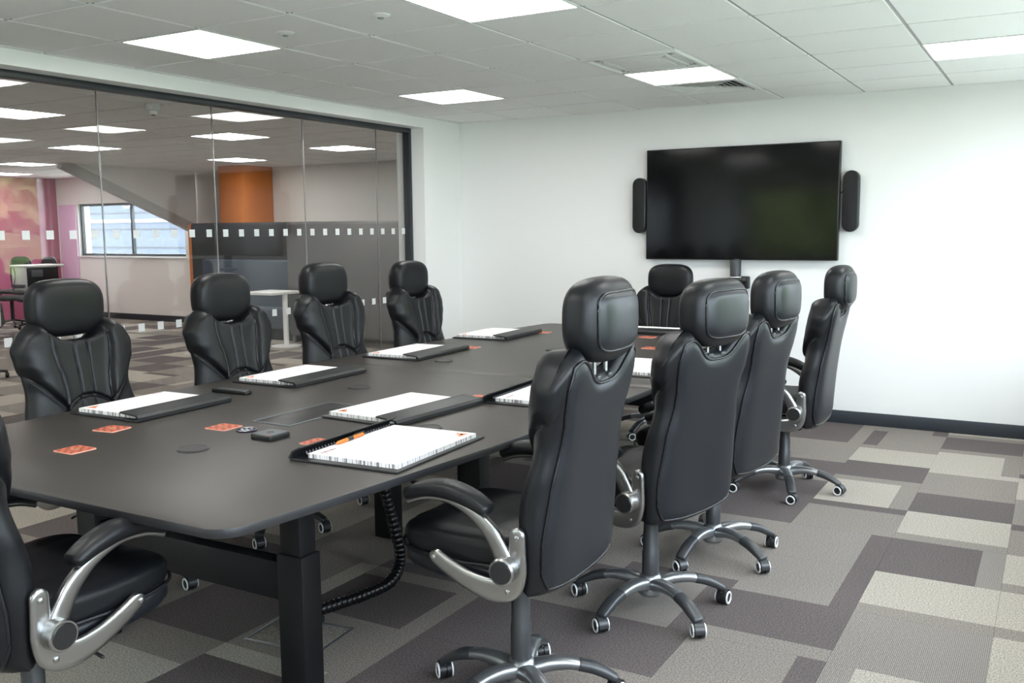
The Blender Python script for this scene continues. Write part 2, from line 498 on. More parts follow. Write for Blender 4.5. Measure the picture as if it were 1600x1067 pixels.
def ctile(x0, x1, y0, y1):
    key = (round(x1-x0, 3), round(y1-y0, 3))
    if key not in tm:
        bm = bmesh.new(); bx(bm, 0, x1-x0, 0, y1-y0, 0, .02)
        me = bpy.data.meshes.new('ceiling_tile'); bm.to_mesh(me); bm.free(); me.materials.append(M['tile']); tm[key] = me
    return tm[key]
nct = 0
for i in range(-22, 8):
    for j in range(-9, 13):
        if (i, j) in taken: continue
        g = .011
        x0, x1, y0, y1 = i*.6+g, i*.6+.6-g, j*.6+g, j*.6+.6-g
        room = x1 > XB and y0 < YW
        if room: x0, x1, y0, y1 = max(x0, XB), min(x1, XR), max(y0, YR), min(y1, YW)
        else: x0, y0, y1 = max(x0, XO), max(y0, YR), min(y1, YO)
        if x1 > XB and y1 > YW: x1 = min(x1, XB-.2) if x0 < XB-.25 else x1
        if x1-x0 < .03 or y1-y0 < .03 or (x0 > XB and y0 > YW): continue
        vis = (room and y1 > -1.8) or (not room and x1 > -10 and y0 > .4)
        if vis and nct < 300:
            o = bpy.data.objects.new('ceiling_tile', ctile(x0, x1, y0, y1)); COL.objects.link(o); o.parent = ceil
            o.location = (x0, y0, H); nct += 1
        else:
            n0 = len(far[0])
            far[0].extend([(x0, y0, H), (x1, y0, H), (x1, y1, H), (x0, y1, H), (x0, y0, H+.02), (x1, y0, H+.02), (x1, y1, H+.02), (x0, y1, H+.02)])
            far[1].extend([tuple(n0+q for q in f) for f in ((0, 3, 2, 1), (4, 5, 6, 7), (0, 1, 5, 4), (1, 2, 6, 5), (2, 3, 7, 6), (3, 0, 4, 7))])
print('ceiling tiles', nct)
o = mk('distant_ceiling_tiles', far[0], far[1], 'tile', ceil, smooth=False); o['kind'] = 'stuff'

# ---- glass partition
part = struct(empty('window_8', (0, 0, 0)), None, None)
FT = .04
def gb(n, *a, m='frame', bev=.003): return box(n, *a, m, part, bev=bev)
gb('frame_head', XG-.035, XG+.035, -2.28, 3.66, HB-FT, HB)
gb('frame_jamb', XG-.035, XG+.035, 3.66-FT, 3.66, 0, HB-FT)
gb('frame_sill', XG-.035, XG+.035, -2.28, 3.66-FT, 0, .03)
gb('frame_jamb', XG-.035, XG+.035, -2.28, -2.24, .03, HB-FT)
joints = [-2.24, -1.37, -.455, .457, 1.367, 2.277, 3.19, 3.62]
for a, b in zip(joints[:-1], joints[1:]):
    pane = gb('glass_pane', XG-.005, XG+.005, a+.003, b-.003, .03, HB-FT, m='glass', bev=0)
    for z in (1.5295, .9255):
        k0 = math.ceil((a+.03-.0895)/.1505)
        k = k0
        while .0895+k*.1505 < b-.03:
            y = .0895+k*.1505
            if y > -.7:
                sq = box('frosted_square', XG+.0052, XG+.0058, y-.024, y+.024, z-.026, z+.026, 'frost', pane)
            k += 1
for y in joints[1:-1]: gb('glazing_joint', XG-.005, XG+.005, y-.003, y+.003, .03, HB-FT, m='chrome', bev=.001)

# ================================================================== CHAIRS
def mid(z):      # backrest centre line, forward is +y
    t = (z-.45)/.74
    return -.168 - .099*t - .03*math.sin(PI*min(max((t-.05)/.9, 0), 1))*-.55
def halfw(z):
    pts = [(.42, .245), (.47, .266), (.62, .272), (.78, .263), (.90, .246), (.955, .251), (1.02, .274), (1.07, .281), (1.125, .268), (1.20, .238)]
    for (a, wa), (b, wb) in zip(pts[:-1], pts[1:]):
        if z <= b:
            t = max(0, (z-a)/(b-a)); t = t*t*(3-2*t)
            return wa+(wb-wa)*t
    return pts[-1][1]
Z0B = .430
def ztop(u):
    a = abs(u)
    return 1.186 - .092*math.exp(-(a/.50)**3.4) - .11*max(0, (a-.70)/.30)**2.0
def zmap(u, v): return Z0B + v*(ztop(u)-Z0B) + .03*(1-v)**6*abs(u)**3
def capf(v):
    c = .055
    if v < c: return math.sqrt(max(0, 1-((c-v)/c)**2))
    if v > 1-c: return math.sqrt(max(0, 1-((v-1+c)/c)**2))
    return 1
def rear_y(u, v):
    z = zmap(u, v)
    return mid(z) - capf(v)*.052*max(0, 1-abs(u)**5)**.5
def gauss(d, s): return math.exp(-(d/s)**2)
def front_y(u, v):
    z = zmap(u, v); x = u*halfw(z); ax = abs(x)
    y = .066*max(0, 1-abs(u)**4.5)**.5
    xe = (.42+.10*min(1, max(0, (z-.812)/.32)))*halfw(z)              # wing edge
    zl = .812+max(0, ax-.10)/.15*.160                       # wing lower edge
    if z > zl-.05:
        k = 1/(1+math.exp(-(z-zl)/.012))
        j = 1/(1+math.exp(-(ax-xe)/.010))
        y += .036*k*j*max(0, 1-abs(u)**6)**.5
        y -= .016*gauss(ax-xe, .007)*k
    y -= .015*gauss(z-zl, .008)*(1 if ax > .10 else 0)
    zarc = .862-.05*(x/.11)**2
    if ax < .115: y -= .016*gauss(z-zarc, .007)
    if abs(u) < .4: y -= .010*(gauss((abs(u)-.115)*.265, .0045))*min(1, max(0, (1.12-z)/.05))
    if z < .817: y -= .010*gauss((abs(u)-.43-.25*(.817-z))*.265, .006)
    y += .018*gauss(z-.71, .10)*(1/(1+math.exp((z-.83)/.02)))
    return mid(z)+y*capf(v)

def make_backrest(root):
    NU, NV, NR = 140, 130, 12
    vs, fs = [], []
    ring = NU+1+NR-1
    for j in range(NV+1):
        t = j/NV
        v = t
        for i in range(NU+1):
            u = -math.cos(PI*i/NU)*.35+(-1+2*i/NU)*.65
            z = zmap(u, v); vs.append((u*halfw(z), front_y(u, v), z+.024*math.exp(-(abs(u)/.5)**4)*gauss(v-.965, .03)))
        for i in range(1, NR):
            u = math.cos(PI*i/NR)
            z = zmap(u, v); vs.append((u*halfw(z), rear_y(u, v), z))
    for j in range(NV):
        for i in range(ring):
            fs.append((j*ring+i, j*ring+(i+1) % ring, (j+1)*ring+(i+1) % ring, (j+1)*ring+i))
    b = mk('backrest', vs, fs, 'leather', root, ang=80)
    # black tubes added in the front seam grooves, standing in for their shade
    def S(u, z):
        v = min(.985, (z-Z0B)/(ztop(u)-Z0B)); zz = zmap(u, v)
        return Vector((u*halfw(zz), front_y(u, v)+.0005, zz))
    def ue(z): return .42+.10*min(1, max(0, (z-.812)/.32))
    for sx in (-1, 1):
        tube('seam_shade_line', [S(sx*.115, .60+.47*i/40) for i in range(41)], .0026, 'piping', b, 6)
        tube('seam_shade_line', [S(sx*ue(.82+.29*i/30), .82+.29*i/30) for i in range(31)], .0032, 'piping', b, 6)
        tube('seam_shade_line', [S(sx*(.40+.56*i/24), .812+max(0, (.40+.56*i/24)*.249-.10)/.15*.160) for i in range(25)], .0030, 'piping', b, 6)
        tube('seam_shade_line', [S(sx*(.43+.25*(.817-z)), z) for z in [.56+.245*i/14 for i in range(15)]], .0026, 'piping', b, 6)
    tube('seam_shade_line', [S(x/.255, .862-.05*(x/.11)**2) for x in [-.109+.218*i/30 for i in range(31)]], .0032, 'piping', b, 6)
    # rear panel with piping around it
    vs, fs = [], []
    n, m_ = 24, 36
    V0, V1 = .045, .955
    def P(a, c, off):
        v = V0+(V1-V0)*c; u = a*(.93-.10*min(1, max(0, (c-.25)/.6)))
        # rounded lower corners
        if c < .12: u *= 1-.10*(1-c/.12)**2
        z = zmap(u, v); return Vector((u*halfw(z), rear_y(u, v)-off, z))
    for j in range(m_+1):
        for i in range(n+1):
            a, c = -1+2*i/n, j/m_
            e = min(1-abs(a), min(c, 1-c)*2)
            vs.append(P(a, c, .001+.010*min(1, e/.10)**.5))
    for j in range(m_):
        for i in range(n): fs.append((j*(n+1)+i, j*(n+1)+i+1, (j+1)*(n+1)+i+1, (j+1)*(n+1)+i))
    mk('back_panel', vs, fs, 'leather2', b, ang=80)
    path = [P(-1+2*i/30, 0, .003) for i in range(30)]+[P(1, i/40, .003) for i in range(40)]+[P(1-2*i/30, 1, .003) for i in range(30)]+[P(-1, 1-i/40, .003) for i in range(40)]
    tube('back_piping', path, .0048, 'piping', b, 8, True)
    return b

def sup(name, a, b, c, ex, ey, ez, loc, m, parent, nu=36, nv=20, fn=None):
    """rounded cushion |x/a|^ex + |y/b|^ey + |z/c|^ez = 1"""
    vs, fs = [], []
    for j in range(nv+1):
        ph = -PI/2+PI*j/nv
        for i in range(nu):
            th = 2*PI*i/nu
            d = Vector((math.cos(ph)*math.cos(th), math.cos(ph)*math.sin(th), math.sin(ph)))
            d = Vector((d.x*a, d.y*b, d.z*c))
            lo, hi = 0, 2
            for _ in range(22):
                k = (lo+hi)/2
                if abs(d.x*k/a)**ex+abs(d.y*k/b)**ey+abs(d.z*k/c)**ez < 1: lo = k
                else: hi = k
            p = d*lo
            if fn: p = fn(p)
            vs.append(p+Vector(loc))
    for j in range(nv):
        for i in range(nu): fs.append((j*nu+i, j*nu+(i+1) % nu, (j+1)*nu+(i+1) % nu, (j+1)*nu+i))
    return mk(name, vs, fs, m, parent, ang=80)

HEADZ = 1.272
def make_headrest(root):
    e = sup('headrest', .176, .068, .117, 4.2, 2.8, 3.2, (0, -.278, HEADZ), 'leather', root, 56, 32,
            lambda p: Vector((p.x*(1-.10*(p.z/.117 < 0)*(p.z/.117)**2), p.y+.015*(p.x/.176)**2-.01, p.z+.010*(1-(p.x/.176)**2)*(1 if p.z > 0 else -.8))))
    # rear panel and piping: rounded rectangle bulging backwards
    def P(a, c, off):
        x, z = a*.142, c*.086
        k = max(0, 1-abs(x/.176)**4.2-abs(z/.117)**3.2)**(1/2.8)
        return Vector((x*(1-.10*(z < 0)*(z/.117)**2), -.278-.068*k+.015*(x/.176)**2-.01-off, HEADZ+z))
    def sq(t):
        c, s = math.cos(t), math.sin(t); q = 2/5.0
        return math.copysign(abs(c)**q, c), math.copysign(abs(s)**q, s)
    vs, fs = [], []
    R, N = 8, 40
    for j in range(R+1):
        for i in range(N):
            a, c = sq(2*PI*i/N); f = max(j/R, .001)
            vs.append(P(a*f, c*f, .001+.009*min(1, (1-f)/.15)**.5))
    for j in range(R):
        for i in range(N): fs.append((j*N+i, j*N+(i+1) % N, (j+1)*N+(i+1) % N, (j+1)*N+i))
    mk('headrest_panel', vs, fs, 'leather2', e, ang=80)
    tube('headrest_piping', [P(*sq(2*PI*i/60), .002) for i in range(60)], .0045, 'piping', e, 8, True)
    return e

def make_chair():
    root = empty('office_chair')
    # seat: lower shell and padded cushion
    def seatfn(p):
        f = p.y/.27
        y = p.y; z = p.z
        z += .020*f*f - .035*max(0, f-.55)**1.5*(1 if p.z > 0 else .3)
        z += .016*(abs(p.x)/.26)**2*(p.z > 0)
        z -= .006*gauss(abs(p.x)-.155, .012)*(p.z > 0)
        return Vector((p.x*(1-.06*max(0, -f)), y, z))
    s = sup('seat', .262, .272, .062, 5, 4, 2.6, (0, .055, .553), 'leather', root, 72, 30, seatfn)
    sup('seat_base', .255, .268, .050, 6, 5, 3, (0, .050, .492), 'leather2', root, 48, 20, lambda p: Vector((p.x, p.y, p.z+.022*max(0, p.y/.27)**2)))
    path = []
    for i in range(72):
        t = 2*PI*i/72; c, s_ = math.cos(t), math.sin(t); q = 2/5
        x, y = .263*math.copysign(abs(c)**q, c), .273*math.copysign(abs(s_)**q, s_)
        f = y/.27
        path.append(Vector((x*(1-.06*max(0, -f)), y+.055, .553+.020*f*f-.026)))
    tube('seat_piping', path, .005, 'piping', s, 6, True)
    make_backrest(root)
    make_headrest(root)
    for sx in (-1, 1):
        p = lathe('headrest_post', [(.0065, 1.04), (.0065, 1.23)], 'chrome', root, 12, (sx*.042, -.278, 0))
        box('post_collar', sx*.042-.016, sx*.042+.016, -.296, -.260, 1.062, 1.088, 'plastic', p, bev=.005)
    # armrests
    for sx in (-1, 1):
        X = sx*.292
        rail = cr([(X, -.118, .545, .030, .015), (X, -.095, .595, .027, .014), (X, -.056, .655, .024, .015), (X, .005, .702, .018, .015), (X, .085, .729, .013, .014), (X, .165, .724, .010, .014), (X, .225, .702, .008, .012)], 7)
        arm = sweep('armrest', [Vector(p[:3]) for p in rail], [(p[4], p[3]) for p in rail], (1, 0, 0), 'chrome', root, 16, 3.0)
        pd = cr([(X, -.052, .712), (X, .0, .738), (X, .075, .756), (X, .155, .752), (X, .222, .728)], 8)
        K = len(pd)
        pad = sweep('arm_pad', pd, [(.027+.013*math.sin(PI*min(1, (i+3)/(K+4)))**.6, .018+.009*math.sin(PI*(i+2)/(K+3))) for i in range(K)], (1, 0, 0), 'leather', arm, 20, 2.5)
        br = cr([(X*.985, -.148, .645, .025), (X*.985, -.148, .60, .027), (X*.985, -.145, .535, .031), (X*.985, -.120, .487, .037), (X*.985, -.055, .472, .036), (X*.985, .02, .488, .030), (X*.985, .085, .516, .026), (X*.985, .130, .540, .024)], 6)
        sweep('arm_bracket', [Vector(p[:3]) for p in br], [(.011, p[3]) for p in br], (1, 0, 0), 'chrome', arm, 18, 3.2, rnd=True)
        lathe('arm_hub', [(.036, -.030), (.041, -.026), (.041, .026), (.038, .030)], 'chrome', arm, 32, (X+sx*.014, -.118, .547), 'X')
        c0, c1 = (.029, .033) if sx > 0 else (-.033, -.029)
        lathe('hub_cap', [(.033, c0), (.0335, (c0+c1)/2), (.031, c1)], 'plastic', arm, 32, (X+sx*.014, -.118, .547), 'X')
        for fy, fz in ((-.150, .642), (-.120, .478), (.138, .541)):
            lathe('screw', [(.009, -.003), (.008, .002), (.004, .004)] if sx > 0 else [(.004, -.004), (.008, -.002), (.009, .003)], 'chrome', arm, 14, (X*.985+sx*.0115, fy, fz), 'X')
    # column and mechanism
    mech = box('tilt_mechanism', -.085, .085, -.11, .15, .405, .452, 'plastic', root, bev=.012)
    lv = tube('height_lever', [Vector((.05, .03, .43)), Vector((.16, .04, .425)), Vector((.25, .045, .405))], .005, 'plastic', mech, 8)
    col = lathe('gas_column', [(.024, .09), (.026, .10), (.026, .41)], 'plastic', root, 24)
    lathe('column_sleeve', [(.034, .13), (.034, .25), (.031, .255), (.031, .33), (.029, .335), (.029, .40)], 'capdark', col, 28)
    lathe('base_hub', [(.040, .062), (.052, .075), (.050, .125), (.040, .145), (.034, .150)], 'basegrey', root, 28)
    leg0 = cap0 = cas0 = None
    for k in range(5):
        a = 2*PI*k/5
        if leg0 is None:
            lp = cr([(.03, 0, .112, .034, .026), (.09, 0, .125, .030, .023), (.16, 0, .124, .026, .019), (.235, 0, .104, .024, .016), (.29, 0, .076, .022, .012)], 6)
            leg0 = sweep('base_leg', [Vector(p[:3]) for p in lp], [(p[3], p[4]) for p in lp], (0, 1, 0), 'basegrey', root, 14, 2.6)
            cp = cr([(.190, 0, .118, .0265, .0195), (.235, 0, .106, .027, .0190), (.275, 0, .087, .027, .0165), (.312, 0, .066, .025, .013)], 6)
            cap0 = sweep('leg_cap', [Vector(p[:3]) for p in cp], [(p[3], p[4]) for p in cp], (0, 1, 0), 'capdark', leg0, 14, 2.6)
            # caster: twin wheel with a hood and white rings
            cas0 = lathe('caster', [(.018, -.024), (.0275, -.021), (.029, -.012), (.029, -.004), (.024, -.003), (.024, .003), (.029, .004), (.029, .012), (.0275, .021), (.018, .024)], 'plastic', root, 26, (0, 0, .029), 'Y')
            vs, fs = [], []
            for q, t in enumerate([PI*i/10*.72-.12 for i in range(11)]):
                for r_, y in ((.0315, -.019), (.0315, .019), (.0345, .019), (.0345, -.019)):
                    vs.append((r_*math.cos(t), y, .029+r_*math.sin(t)))
            for q in range(10):
                for z_ in range(4): fs.append((q*4+z_, q*4+(z_+1) % 4, q*4+4+(z_+1) % 4, q*4+4+z_))
            fs += [(0, 1, 2, 3), (40, 41, 42, 43)]
            mk('caster_hood', vs, fs, 'capdark', cas0)
            for s_ in (-1, 1):
                y = s_*.0235
                tube('wheel_ring', [Vector((.0228*math.cos(2*PI*i/24), y, .029+.0228*math.sin(2*PI*i/24))) for i in range(24)], .0042, 'ring', cas0, 8, True)
            lathe('caster_stem', [(.006, .05), (.006, .075)], 'chrome', cas0, 10, (-.012, 0, 0))
            cas0.location = (.312, 0, 0); cas0.rotation_euler = (0, 0, .5)
            first = (leg0, cas0)
        else:
            L_ = copy_tree(leg0, root); L_.rotation_euler = (0, 0, a)
            c = copy_tree(cas0, root); c.location = (.312*math.cos(a), .312*math.sin(a), 0); c.rotation_euler = (0, 0, a+[.5, -.7, 1.1, -.4, .8][k])
    return root

chairs = [  # x, y, facing deg, gas, headrest, base deg, label
    (2.268, -.82, 181, .02, -.02, 15, 'black leather executive chair with raised headrest, seen from behind beside nearest open folio'),
    (2.355, .09, 166, -.01, -.035, 35, 'second black leather chair along the window side, back turned, next to the raised-headrest chair'),
    (2.37, .845, 173, -.01, -.04, 34, 'third black leather chair along the window side, before the last one'),
    (2.385, 2.12, 181, -.03, -.045, 57, 'farthest window-side black chair, seen in side profile against the white wall'),
    (.25, -.80, 0, -.02, -.036, 42, 'black leather chair nearest the camera along the glass partition'),
    (.235, .105, 0, -.03, -.042, 36, 'second black leather chair from the left along the glass partition'),
    (.20, .93, -2, -.005, -.042, 40, 'third black leather chair from the left along the glass partition'),
    (.17, 1.84, 0, -.02, -.046, 62, 'black leather chair by the end of the glass partition frame'),
    (1.16, 3.20, -90, -.085, -.05, 5, 'black leather chair at the head of the table under the wall screen'),
    (1.30, -1.88, 90, .0, .0, 50, 'black leather chair at the near table end, cut by the left picture edge'),
]
proto = make_chair()
UPPER = ('seat', 'seat_base', 'backrest', 'headrest', 'headrest_post', 'armrest', 'tilt_mechanism')
made = []
for k in range(len(chairs)): made.append(proto if k == 0 else copy_tree(proto))
for c, (x, y, th, gas, hd, br, lab) in zip(made, chairs):
    c.location = (x, y, 0); c.rotation_euler = (0, 0, math.radians(th-90))
    tag(c, lab, 'chair', 'executive chairs around the conference table')
    for p in c.children:
        nm = p.name.split('.')[0]
        if nm in UPPER: p.location.z += gas + (hd if nm == 'headrest' else 0)
        if nm == 'gas_column': p.scale.z = 1+gas/.4
        if nm in ('base_leg', 'caster', 'base_hub'):
            a = math.radians(br); X, Y = p.location.x, p.location.y
            p.location.x, p.location.y = X*math.cos(a)-Y*math.sin(a), X*math.sin(a)+Y*math.cos(a)
            p.rotation_euler.z += a

# ================================================================== TABLE
TZ = .80
TS = .925
def tp(x, y): return .2793+x*TS, -.2529+y*TS      # table layout units to metres
TXC, TYC, THL = 1.112, .70, 2.48
def hw(y): return .851+.157*(1-((y-TYC)/THL)**2)
table = empty('conference_table', (TXC, TYC, 0))
tag(table, 'long charcoal boat-shaped conference table with black legs', 'table')
def half(s):
    pts = []
    ys = [i/24*(THL-.09) for i in range(25)]
    for y in ys: pts.append((hw(TYC+s*y), s*y))
    cx, cy = hw(TYC+s*(THL-.09))-.09, THL-.09
    for k in range(1, 8):
        a = PI/2*k/8; pts.append((cx+.09*math.cos(a), s*(cy+.09*math.sin(a))))
    # gently bowed end
    full = pts+[(-x, y) for x, y in reversed(pts)]
    full[0] = (full[0][0], s*.0015); full[-1] = (full[-1][0], s*.0015)
    return full
for s in (-1, 1):
    t = prism('table_top', half(s), TZ-.026, TZ, 'table', table, bev=.0025)
    t.data.materials.append(M['tedge'])
    for p in t.data.polygons:
        if p.normal.z < .4: p.material_index = 1
LY = 1.855
LEGS = [(.513, -LY), (-.513, -LY), (.85-TXC, .32-TYC), (1.374-TXC, .32-TYC), (.85-TXC, TYC-.32), (1.374-TXC, TYC-.32), (.513, LY), (-.513, LY)]
for x, y in LEGS:
    lg = box('leg', x-.054, x+.054, y-.045, y+.045, 0, .50, 'steel', table, bev=.004)
    box('leg_inner_column', x-.043, x+.043, y-.038, y+.038, .50, .755, 'steel', lg, bev=.004)
for y in (-LY, LY):
    box('cross_beam', -.459, .459, y-.03, y+.03, .335, .465, 'steel', table, bev=.004)
    box('top_bearer', -.66, .66, y-.03, y+.03, .735, TZ-.027, 'steel', table, bev=.004)
for y in (.32-TYC, TYC-.32):
    box('top_bearer', -.75, .75, y-.035, y+.035, .69, TZ-.027, 'steel', table, bev=.004)
for x in (-.45, .45):
    box('side_rail', x-.03, x+.03, -1.82, 1.82, .70, .735, 'steel', table, bev=.004)
# power box let into the top
pw = empty('power_box', tp(.905, -.285)+(TZ,)); pw.scale = (TS, TS, 1); tag(pw, 'rectangular black power box with hinged lid let into the table top', 'power box')
boxes('frame', [(-.11, .11, -.25, -.238, 0, .003), (-.11, .11, .238, .25, 0, .003), (-.11, -.098, -.238, .238, 0, .003), (.098, .11, -.238, .238, 0, .003)], 'devgrey', pw, .0008)
box('lid', -.094, .094, -.234, .234, 0, .0022, 'plastic', pw, bev=.0008)
box('brush_strip', -.097, -.0945, -.234, .234, 0, .001, 'piping', pw)

# cable spine and floor box
sp = empty('cable_spine', (1.27, -.60, 0)); tag(sp, 'black segmented cable spine hanging from table to floor box', 'cable')
O = Vector((1.27, -.60, 0))
path = cr([(1.21, -.17, .765), (1.205, -.16, .62), (1.17, -.12, .42), (1.19, -.09, .25), (1.26, -.13, .11), (1.31, -.26, .045), (1.30, -.42, .038), (1.26, -.56, .036), (1.235, -.64, .036)], 10)
path = [p-O for p in path]
tube('cable_core', path, .011, 'cable', sp, 8)
def seg_mesh():
    return sweep('spine_segment', [Vector((0, 0, -.006)), Vector((0, 0, .006))], (.026, .022), (1, 0, 0), 'cable', sp, 10, 3)
s0 = seg_mesh(); L = 0; prev = path[0]; nxt = .0; firstseg = True
for i in range(1, len(path)):
    dd = path[i]-path[i-1]
    while nxt <= L+dd.length:
        p = path[i-1]+dd*((nxt-L)/dd.length)
        o = s0 if firstseg else s0.copy()
        if not firstseg: COL.objects.link(o)
        firstseg = False
        o.location = p; o.rotation_mode = 'QUATERNION'; o.rotation_quaternion = dd.to_track_quat('Z', 'Y')
        nxt += .024
    L += dd.length
fb = empty('floor_box', (1.27, -.79, 0), .12); tag(fb, 'square grey steel floor box lid set in the carpet under the table', 'floor box')
boxes('frame', [(-.17, .17, -.12, -.108, 0, .004), (-.17, .17, .108, .12, 0, .004), (-.17, -.158, -.108, .108, 0, .004), (.158, .17, -.108, .108, 0, .004)], 'metalplate', fb, .001)
box('lid', -.155, .155, -.105, .105, 0, .003, 'cM', fb, bev=.001)
box('cable_flap', -.06, .03, .06, .13, .003, .03, 'plastic', fb, bev=.006)

# ================================================================== THINGS ON THE TABLE
TT = TZ
def page_edge_mat():
    m = bpy.data.materials.new('page_edges'); m.use_nodes = True
    nt = m.node_tree; b = nt.nodes['Principled BSDF']; L = nt.links.new
    tc = nt.nodes.new('ShaderNodeTexCoord'); mp = nt.nodes.new('ShaderNodeMapping'); mp.inputs['Scale'].default_value = (160, 160, 6)
    n = nt.nodes.new('ShaderNodeTexNoise'); n.inputs['Scale'].default_value = 1; n.inputs['Detail'].default_value = 2
    r = nt.nodes.new('ShaderNodeValToRGB'); r.color_ramp.elements[0].position = .40; r.color_ramp.elements[1].position = .48
    r.color_ramp.elements[0].color = (.22, .20, .20, 1); r.color_ramp.elements[1].color = (.82, .80, .80, 1)
    L(tc.outputs['Object'], mp.inputs['Vector']); L(mp.outputs[0], n.inputs['Vector']); L(n.outputs['Fac'], r.inputs['Fac']); L(r.outputs['Color'], b.inputs['Base Color'])
    return m
M['pedge'] = page_edge_mat()
M['paper'] = mat('white_paper', (.88, .87, .88), .7)

def folio(x, y, w_, l_, rz, flap, label, plabel, pen=False):
    """w_ across (local x), l_ along (local y); the flap lies along local +x"""
    x, y = tp(x, y); w_ *= TS; l_ *= TS
    e = empty('folio', (x, y, TT), math.radians(rz)); tag(e, label, 'folder', 'black leather folios on the table')
    box('cover', -w_/2, w_/2, -l_/2, l_/2, 0, .008, 'folio', e, bev=.003)
    nb = empty('notepad', (x, y, TT+.008), math.radians(rz)); tag(nb, plabel, 'notepad', 'white notepads in the folios')
    fw_ = .105 if flap == 'closed' else .05
    x0, x1, y0, y1 = -w_/2+.018, w_/2-(.012 if flap == 'closed' else .055), -l_/2+.03, l_/2-.03
    if flap == 'closed': x1 = w_/2-.03
    pg = box('page_block', x0, x1, y0, y1, 0, .014, 'pedge', nb)
    box('top_sheet', x0+.0005, x1-.0005, y0+.0005, y1-.0005, .014, .0148, 'paper', nb)
    # print: corner triangle, heading words, ruled line
    zt = .0149
    def pr_(name, poly, m):
        return prism(name, poly, zt, zt+.0002, m, nb, smooth=False)
    tx, ty = x0+.018, y0+.02
    pr_('printed_triangle', [(tx, ty), (tx+.052, ty+.004), (tx+.006, ty+.058)], 'oprint')
    pr_('printed_notch', [(tx+.012, ty+.010), (tx+.030, ty+.012), (tx+.014, ty+.032)], 'paper')
    pr_('ruled_line', [(x0+.10, y0+.015), (x0+.1012, y0+.015), (x0+.1012, y1-.015), (x0+.10, y1-.015)], 'oprint')
    for k in range(5):
        pr_('printed_heading', [(x1-.045, y1-.03-.016*k), (x1-.045, y1-.018-.016*k), (x1-.032, y1-.018-.016*k), (x1-.032, y1-.03-.016*k)] if flap != 'closed' else [(x0+.012, y1-.03-.013*k), (x0+.012, y1-.021-.013*k), (x0+.020, y1-.021-.013*k), (x0+.020, y1-.03-.013*k)], 'redprint' if k % 2 else 'greyprint')
    if flap == 'closed':
        f = empty_mesh = None
        vs, fs = [], []
        a, b = w_/2-.105, w_/2+.004
        prof = [(a, .0255), (a+.003, .0235), (a+.02, .0245), (b-.006, .022), (b, .012), (b-.001, .001), (b-.012, .0008), (b-.010, .017), (a+.02, .0238-.003)]
        prof = [(b-.008, .001), (b, .004), (b+.001, .018), (b-.008, .028), (a+.03, .034), (a+.004, .036), (a, .033), (a+.003, .030), (a+.03, .0275), (b-.014, .0225), (b-.012, .006)]
        n = len(prof)
        for yy in (-l_/2+.002, -l_/2+.006, l_/2-.006, l_/2-.002):
            ins = .0015 if abs(yy) > l_/2-.004 else 0
            cx = sum(p[0] for p in prof)/n; cz = sum(p[1] for p in prof)/n
            for px, pz in prof: vs.append((px+(cx-px)*.02*(ins > 0), yy, pz+(cz-pz)*.1*(ins > 0)))
        for j in range(3):
            for i in range(n): fs.append((j*n+i, j*n+(i+1) % n, (j+1)*n+(i+1) % n, (j+1)*n+i))
        fs += [tuple(range(n)), tuple(3*n+i for i in range(n))]
        fl = mk('flap', vs, fs, 'folio', e, ang=30)
        tube('stitch_line', [Vector((a+.012, -l_/2+.008, .0352)), Vector((a+.012, l_/2-.008, .0352))], .0007, 'piping', fl, 6)
    else:
        # upright flap leaning open over the spine
        b = w_/2
        prof = [(b-.034, .008), (b-.028, .008), (b+.002, .030), (b-.002, .036), (b-.008, .034)]
        prof = [(b-.004, .007), (b+.004, .008), (b-.012, .032), (b-.046, .048), (b-.049, .045), (b-.018, .028)]
        n = len(prof); vs, fs = [], []
        for yy in (-l_/2, l_/2):
            for px, pz in prof: vs.append((px, yy, pz))
        for i in range(n): fs.append((i, (i+1) % n, n+(i+1) % n, n+i))
        fs += [tuple(range(n)), tuple(n+i for i in range(n))]
        fl = mk('flap', vs, fs, 'folio', e, ang=30)
        tube('spiral_binding', [Vector((x1+.010, y0+(y1-y0)*i/160, .014)) + Vector((.006*math.cos(i*1.2), 0, .006*math.sin(i*1.2))) for i in range(161)], .0011, 'greyprint', nb, 5)
    return e

# local +x points to the flap; left-side folios have it towards the table middle
folio(.160, -.515, .43, .545, 2, 'closed', 'black folio in front of the chair nearest on the glass side', 'white notepad in the folio nearest on the glass side')
folio(.150, .475, .43, .60, 2, 'closed', 'black folio just beyond the remote control', 'white notepad in the folio just beyond the remote control')
folio(.130, 1.59, .42, .62, 2, 'closed', 'black folio in front of the third glass-side chair', 'white notepad in front of the third glass-side chair')
folio(.070, 2.72, .45, .60, 3, 'closed', 'black folio in front of the farthest glass-side chair', 'white notepad in front of the farthest glass-side chair')
folio(1.630, -.655, .455, .60, 183, 'open', 'open black folio at the near right table edge holding an orange pen', 'large white notepad with orange triangle and pen, nearest right table edge')
folio(1.232, -.035, .42, .62, -3, 'closed', 'black folio beside the power box in the table middle', 'white notepad beside the power box in the table middle')
folio(1.640, .57, .43, .57, 183, 'open', 'open black folio half hidden by the nearest window-side chair', 'white notepad half hidden by the nearest window-side chair')
folio(1.700, 1.60, .43, .60, 183, 'open', 'black folio visible between the first two window-side chairs', 'white notepad visible between the first two window-side chairs')
folio(1.650, 2.72, .43, .55, 183, 'open', 'small dark folio edge behind the second window-side chair headrest', 'white notepad behind the second window-side chair headrest')
folio(1.03, 3.43, .36, .52, -88, 'closed', 'black folio in front of the chair at the head of the table', 'white notepad in front of the chair at the head of the table')
